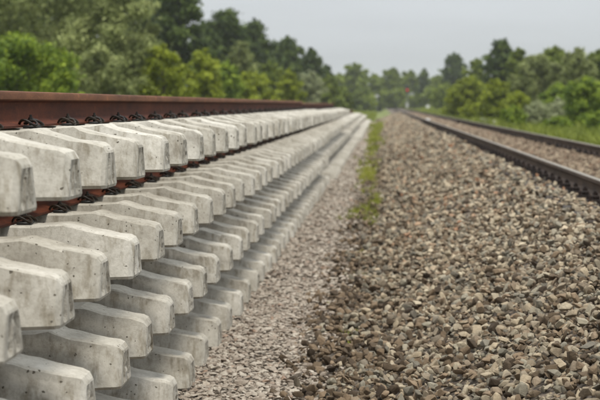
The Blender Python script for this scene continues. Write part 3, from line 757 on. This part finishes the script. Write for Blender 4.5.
GL = 'trees and bushes along the left side of the line'
GR = 'trees and bushes beyond the meadow on the right'
GB = 'hazy trees closing the view at the end of the line'
T = [
 # name, label, cat, px, top, Y, hw, shape, leaf, n, leafsize, group, t0, hang
 ('leafy_bush', 'bright green leafy bush at the left edge behind the rusty rail', 'bush', 14, 34, 42, 58, 'bush', 'bright', 30000, .075, GL, .05, 0),
 ('leafy_bush', 'small fresh green bush peeping out right of the bright leafy bush at the left edge', 'bush', 62, 62, 41, 22, 'bush', 'bright', 9000, .07, GL, .05, 0),
 ('willow_tree', 'silvery willow filling the top left corner above the bright bush', 'tree', 30, -70, 54, 80, 'round', 'willow', 42000, .10, GL, .1, .9),
 ('willow_tree', 'broad silvery grey willow between the bright bush and the yellow shrub', 'tree', 108, -48, 51, 52, 'round', 'willow', 42000, .095, GL, .03, .9),
 ('willow_bush', 'low greyish willow bush just above the rail, under the broad silvery willow', 'bush', 96, 44, 47, 40, 'bush', 'willow', 17000, .085, GL, .03, .8),
 ('yellow_shrub', 'yellow-green shrub glowing in front of the tall dark trees', 'shrub', 163, 45, 50, 30, 'bush', 'yellow', 19000, .075, GL, .03, 0),
 ('alder_tree', 'tall dark tree cut by the top edge, left of the first gap of sky', 'tree', 178, -22, 82, 32, 'round', 'dark', 30000, .15, GL, .1, 0),
 ('alder_tree', 'dark tree behind the yellow-green shrub, merging with its tall neighbour', 'tree', 142, -45, 86, 34, 'round', 'dark', 30000, .15, GL, .1, 0),
 ('alder_tree', 'dark backing tree seen in gaps of the willows in the top left', 'tree', 60, -60, 88, 60, 'round', 'dark', 24000, .18, GL, .1, 0),
 ('alder_tree', 'dark backing tree behind the bright bush at the left edge', 'tree', -5, -30, 90, 60, 'round', 'dark', 20000, .18, GL, .1, 0),
 ('mid_bush', 'larger yellow-green bush right of the glowing yellow-green shrub', 'bush', 203, 50, 62, 26, 'bush', 'yellow', 18000, .10, GL, .03, 0),
 ('spiky_tree', 'dark green tree with a ragged pointed top, first one against the sky from the left', 'tree', 224, 10, 100, 44.6, 'spire', 'dark', 20000, .18, GL, .08, 0),
 ('spiky_tree', 'dark pointed tree, second against the sky from the left', 'tree', 256, 19, 114, 33.8, 'spire', 'dark', 15000, .19, GL, .08, 0),
 ('willow_tree', 'rounded grey-green willow below the second pointed tree', 'tree', 240, 42, 86, 19, 'round', 'willow', 15000, .13, GL, .05, .7),
 ('alder_tree', 'dark tree low between the tall alders and the first pointed tree', 'tree', 212, 34, 98, 18, 'round', 'dark', 13000, .17, GL, .05, 0),
 ('spiky_tree', 'narrow dark tree with a leaning top, third against the sky', 'tree', 288, 37, 126, 29.7, 'spire', 'dark', 13000, .2, GL, .08, 0),
 ('spiky_tree', 'dark flat-topped tree, fourth against the sky before the treetops drop', 'tree', 311, 49, 134, 17.6, 'round', 'dark', 12000, .2, GL, .08, 0),
 ('leafy_bush', 'light green bush under the second pointed tree, above the rail', 'bush', 252, 72, 76, 24, 'bush', 'yellow', 14000, .11, GL, .03, 0),
 ('mid_bush', 'fresh green bush above the rail under the first pointed tree', 'bush', 226, 62, 70, 22, 'bush', 'bright', 13000, .11, GL, .03, 0),
 ('yellow_shrub', 'yellowish shrub above the rail joint', 'shrub', 289, 70, 84, 17, 'bush', 'yellow', 10000, .11, GL, .03, 0),
 ('mid_bush', 'green bush between the grey willow and the yellowish shrub', 'bush', 270, 62, 96, 15, 'round', 'mid', 9000, .14, GL, .03, 0),
 ('willow_bush', 'pale willow bush right of the yellowish shrub over the rail joint', 'bush', 310, 71, 96, 16, 'round', 'silver', 9000, .12, GL, .03, .6),
 ('mid_bush', 'green bush just left of the far end of the rusty rail', 'bush', 328, 76, 118, 15, 'round', 'mid', 9000, .15, GL, .03, 0),
 ('mid_bush', 'small green bush at the far end of the rusty rail', 'bush', 343, 87, 125, 10, 'bush', 'mid', 5000, .15, GL, .03, 0),
 ('alder_tree', 'dark green tree behind the pale willow bush', 'tree', 326, 66, 150, 14, 'round', 'dark', 9000, .22, GL, .03, 0),
 ('alder_tree', 'dark tree closing the gap between the second and third pointed trees', 'tree', 273, 47, 128, 17, 'round', 'dark', 12000, .2, GL, .05, 0),
 ('alder_tree', 'dark tree between the third pointed tree and the flat-topped one', 'tree', 301, 60, 138, 14, 'round', 'dark', 10000, .2, GL, .05, 0),
 ('alder_tree', 'dark tree between the first and second pointed trees against the sky', 'tree', 240, 29, 112, 17, 'round', 'dark', 13000, .18, GL, .05, 0),
 ('alder_tree', 'dark tree at the shoulder where the tall dark trees drop to the first pointed one', 'tree', 203, 22, 104, 19, 'round', 'dark', 15000, .18, GL, .05, 0),
 ('willow_tree', 'grey-green willow just outside the left edge', 'tree', -75, -60, 56, 70, 'round', 'willow', 16000, .14, GL, .1, .9),
 ('alder_tree', 'dark tree standing outside the left edge', 'tree', -190, -60, 62, 80, 'round', 'dark', 14000, .18, GL, .1, 0),
 ('leafy_bush', 'green bush outside the left edge', 'bush', -110, 30, 44, 60, 'bush', 'bright', 12000, .11, GL, .05, 0),
 # the end of the line
 ('hazy_tree', 'rounded hazy tree, tallest left of the vanishing rails', 'tree', 355, 64, 230, 15, 'round', 'mid', 12000, .30, GB, .05, 0),
 ('hazy_tree', 'hazy tree leaning on the left flank of the tallest hazy one', 'tree', 340, 74, 240, 13, 'round', 'mid', 9000, .30, GB, .05, 0),
 ('hazy_tree', 'hazy tree behind the white board sign', 'tree', 374, 75, 245, 12, 'round', 'mid', 9000, .30, GB, .05, 0),
 ('hazy_tree', 'broad hazy tree just left of the signal', 'tree', 392, 69, 250, 14, 'round', 'mid', 10000, .30, GB, .05, 0),
 ('hazy_tree', 'hazy tree right behind the signal', 'tree', 410, 71, 260, 12, 'round', 'mid', 9000, .30, GB, .05, 0),
 ('hazy_tree', 'hazy pointed tree right of the signal', 'tree', 424, 69, 255, 9, 'spire', 'dark', 7000, .30, GB, .05, 0),
 ('hazy_tree', 'low hazy tree between the pointed tree and the tall airy one', 'tree', 437, 76, 250, 11, 'round', 'mid', 8000, .30, GB, .05, 0),
 ('airy_tree', 'tall airy tree with a rounded top standing above the right-hand treetops', 'tree', 453, 54, 215, 13, 'round', 'dark', 9000, .28, GB, .3, 0),
 ('hazy_bush', 'hazy bush left of the white board sign', 'bush', 362, 88, 200, 12, 'bush', 'mid', 6000, .25, GB, .02, 0),
 ('hazy_bush', 'hazy bush behind the foot of the signal', 'bush', 398, 89, 240, 16, 'bush', 'mid', 7000, .25, GB, .02, 0),
 ('hazy_bush', 'hazy bush behind the small white hut', 'bush', 430, 88, 235, 14, 'bush', 'mid', 7000, .25, GB, .02, 0),
 ('hazy_bush', 'hazy bush at the far end of the right-hand meadow', 'bush', 445, 84, 175, 14, 'bush', 'mid', 8000, .2, GR, .02, 0),
 # right side
 ('mid_tree', 'dark tree in the shoulder left of the pointed right-hand tree', 'tree', 476, 60, 135, 12, 'round', 'mid', 12000, .19, GR, .03, 0),
 ('spiky_tree', 'tallest pointed dark tree of the right-hand row', 'tree', 500, 40, 112, 27.0, 'spire', 'dark', 16000, .17, GR, .05, 0),
 ('mid_tree', 'green tree leaning on the pointed right-hand tree', 'tree', 516, 50, 108, 14, 'round', 'mid', 14000, .17, GR, .05, 0),
 ('yellow_shrub', 'large yellow-green bush at the left end of the right-hand row', 'shrub', 470, 77, 92, 24, 'bush', 'yellow', 17000, .12, GR, .02, 0),
 ('yellow_shrub', 'yellow-green bush behind the pale tuft and the marker post', 'shrub', 496, 80, 80, 18, 'bush', 'yellow', 12000, .11, GR, .02, 0),
 ('willow_tree', 'grey-green willow in the middle of the right-hand row', 'tree', 534, 56, 84, 26, 'round', 'willow', 24000, .12, GR, .05, .6),
 ('mid_tree', 'feathery tree behind the grey-green willow on the right', 'tree', 552, 48, 98, 20, 'round', 'mid', 18000, .16, GR, .05, 0),
 ('willow_tree', 'second grey-green willow, above the dark bush at the right edge', 'tree', 574, 50, 82, 24, 'round', 'willow', 24000, .12, GR, .05, .6),
 ('mid_tree', 'tree cut by the right edge of the picture', 'tree', 602, 48, 86, 22, 'round', 'mid', 19000, .14, GR, .05, 0),
 ('silver_bush', 'low silvery bush behind the rails', 'bush', 536, 101, 62, 17, 'bush', 'silver', 12000, .07, GR, .02, .5),
 ('silver_bush', 'smaller silvery bush beside the low silvery one', 'bush', 556, 98, 64, 12, 'bush', 'silver', 8000, .07, GR, .02, .5),
 ('leafy_bush', 'deep green bush close to the rails at the right edge', 'bush', 584, 78, 58, 25, 'bush', 'bright', 24000, .08, GR, .02, 0),
 ('leafy_bush', 'green bush in the gap left of the deep green one at the right edge', 'bush', 556, 84, 72, 20, 'bush', 'bright', 13000, .10, GR, .02, 0),
 ('mid_bush', 'green bush low in the middle of the right-hand row', 'bush', 516, 92, 72, 15, 'bush', 'yellow', 10000, .10, GR, .02, 0),
 ('low_bush', 'light green low bush at the meadow edge left of the low silvery bush', 'bush', 512, 106, 60, 13, 'bush', 'bright', 7000, .07, GR, .02, 0),
 ('low_bush', 'yellow-green low bush in the grass above the far rail, left of the marker post', 'bush', 470, 104, 84, 12, 'bush', 'yellow', 7000, .09, GR, .02, 0),
 ('low_bush', 'fresh low growth at the right edge in front of the deep green bush', 'bush', 598, 112, 50, 16, 'bush', 'bright', 9000, .06, GR, .02, 0),
 ('pale_tuft', 'pale green leafy tuft in the grass just beyond the far rail', 'shrub', 482, 118, 66, 7, 'bush', 'silver', 2500, .06, GR, .02, 0),
 ('leafy_bush', 'low fresh green growth in front of the deep green bush', 'bush', 556, 117, 54, 14, 'bush', 'bright', 8000, .06, GR, .02, 0),
]
for (name, label, cat, px, top, Y, hw, shape, leafk, nleaf, ls, grp, t0, hang) in T:
    X, Yy, H, rad = at_px(px, top, Y, hw)
    tree(name, label, cat, X, Yy, H, rad, shape, leafk, nleaf, ls, grp, t0, hang)

# ------------------------------------------------------------------ signal, boards, hut
def signal():
    X, _ = XZ(407, 90, 230); zg = float(ground_h(X, 230))
    root = empty('railway_signal', (X, 230, zg)); tag(root, 'railway signal on a mast showing a red light, far down the line', 'signal')
    top = CAMZ + (VPY - 85) / FPX * 230 - zg
    mb = MB(); mb.cyl((0, 0, 0), (0, 0, top - 0.9), 0.07, 0.055, 12); link('mast', mb.mesh('mast', M_grey), parent=root)
    mb = MB(); mb.box((0, -0.05, 0.62), (0.42, 0.4, 1.24), 0, 0.02); mb.box((0, -0.05, 1.26), (0.47, 0.46, 0.05), 0, 0.01); link('equipment_cabinet', mb.mesh('equipment_cabinet', M_pale), parent=root)
    mb = MB(); mb.box((0, -0.05, top - 0.75), (0.5, 0.14, 1.5), 0, 0.06); hd = link('signal_head', mb.mesh('signal_head', M_black), parent=root)
    red, N, L, P = new_mat('red_signal_lamp'); P.inputs['Base Color'].default_value = (0.5, 0.02, 0.02, 1)
    P.inputs['Emission Color'].default_value = (1.0, 0.012, 0.016, 1); P.inputs['Emission Strength'].default_value = 0.9
    for k, mat in ((0, M_black), (1, red), (2, M_black)):
        z = top - 0.4 - 0.45 * k
        mb = MB(); r_ = 0.15 if k == 1 else 0.11
        mb.cyl((0, -0.125, z), (0, -0.155, z), r_, n=18); link('lamp_lens', mb.mesh('lamp_lens', mat), parent=hd)
        mb = MB()
        seg = [(math.cos(a) * (r_ + .02), math.sin(a) * (r_ + .02)) for a in np.linspace(0, math.pi, 9)]
        v = [(x, -0.12, z + y) for x, y in seg] + [(x, -0.34, z + y) for x, y in seg]
        mb.add(v, [(i, i + 1, i + 10, i + 9) for i in range(8)]); link('lamp_hood', mb.mesh('lamp_hood', M_black), parent=hd)
    mb = MB(); mb.box((0.75, 0, top - 1.55), (0.8, 0.04, 0.42), 0, 0.01); mb.box((0.2, 0, top - 1.55), (0.4, 0.03, 0.04)); link('number_board', mb.mesh('number_board', M_grey), parent=root)
signal()
def board():
    X, _ = XZ(377, 96, 200); zg = float(ground_h(X, 200)); z = CAMZ + (VPY - 96) / FPX * 200 - zg
    root = empty('board_sign', (X, 200, zg)); tag(root, 'small white board on a thin grey post in the grass beyond the farthest panels', 'sign')
    mb = MB(); mb.cyl((0, 0, 0), (0, 0, z), 0.06, n=10); link('post', mb.mesh('post', M_grey), parent=root)
    mb = MB(); mb.box((0, -0.075, z), (0.55, 0.03, 0.32), 0, 0.008); link('board', mb.mesh('board', M_pale), parent=root)
board()
def hut():
    X, zt = XZ(427.5, 100, 205); zg = float(ground_h(X, 205))
    h = 0.72
    root = empty('equipment_hut', (X, 205, zg)); tag(root, 'tiny white trackside cabinet in the grass right of the signal', 'cabinet')
    mb = MB(); mb.box((0, 0, h * 0.45), (0.5, 0.4, h * 0.9), 0, 0.02); link('body', mb.mesh('body', M_white), parent=root)
    mb = MB(); mb.box((0, 0, h * 0.93), (0.56, 0.46, 0.06), 0, 0.02); link('lid', mb.mesh('lid', M_grey), parent=root)
    mb = MB(); mb.box((0, -0.208, h * 0.45), (0.38, 0.015, h * 0.7), 0, 0.004); link('door', mb.mesh('door', M_white), parent=root)
hut()
def marker():
    X, zt = XZ(493.5, 121, 56); zg = float(ground_h(X, 56)); h = zt - zg
    root = empty('marker_post', (X, 56, zg)); tag(root, 'short whitish marker post in the grass beside the far rail', 'marker post')
    mb = MB(); mb.box((0, 0, h / 2 - 0.03), (0.15, 0.12, h + 0.06), 0, 0.015); mb.box((0, -0.0, h + 0.01), (0.11, 0.08, 0.04), 0, 0.012)
    link('shaft', mb.mesh('shaft', M_conc), parent=root)
    mb = MB(); mb.box((0, -0.068, h * 0.7), (0.11, 0.012, h * 0.35), 0, 0.003); link('plate', mb.mesh('plate', M_white), parent=root)
marker()
def magnet():
    X, z = XZ(427.5, 120, 62); root = empty('track_magnet', (X, 62, 0.652)); tag(root, 'small pale box fixed between the two rails of the line', 'track equipment')
    mb = MB(); mb.box((0, 0, 0.075), (0.19, 0.5, 0.13), 0, 0.02); link('housing', mb.mesh('housing', M_white), parent=root)
    mb = MB(); mb.box((0, 0, 0.0), (0.26, 0.6, 0.03), 0, 0.005); link('bracket', mb.mesh('bracket', M_grey), parent=root)
magnet()
print('sleepers', SLEEPER_COUNT)

# ------------------------------------------------------------------ the air
def haze():
    mb = MB(); mb.box((0, 2200, 7.5), (6300, 6000, 20)); me = mb.mesh('haze', [])
    m = bpy.data.materials.new('haze_air'); m.use_nodes = True; N = m.node_tree.nodes; L = m.node_tree.links
    for n in list(N): N.remove(n)
    o = N.new('ShaderNodeOutputMaterial'); v = N.new('ShaderNodeVolumePrincipled')
    v.inputs['Color'].default_value = (0.93, 0.96, 1, 1); v.inputs['Density'].default_value = 0.00036; v.inputs['Anisotropy'].default_value = 0.2
    L.new(v.outputs[0], o.inputs['Volume']); me.materials.clear(); me.materials.append(m)
    ob = link('haze', me); ob['kind'] = 'stuff'; ob['label'] = 'thin damp air paling the far trees'
haze()
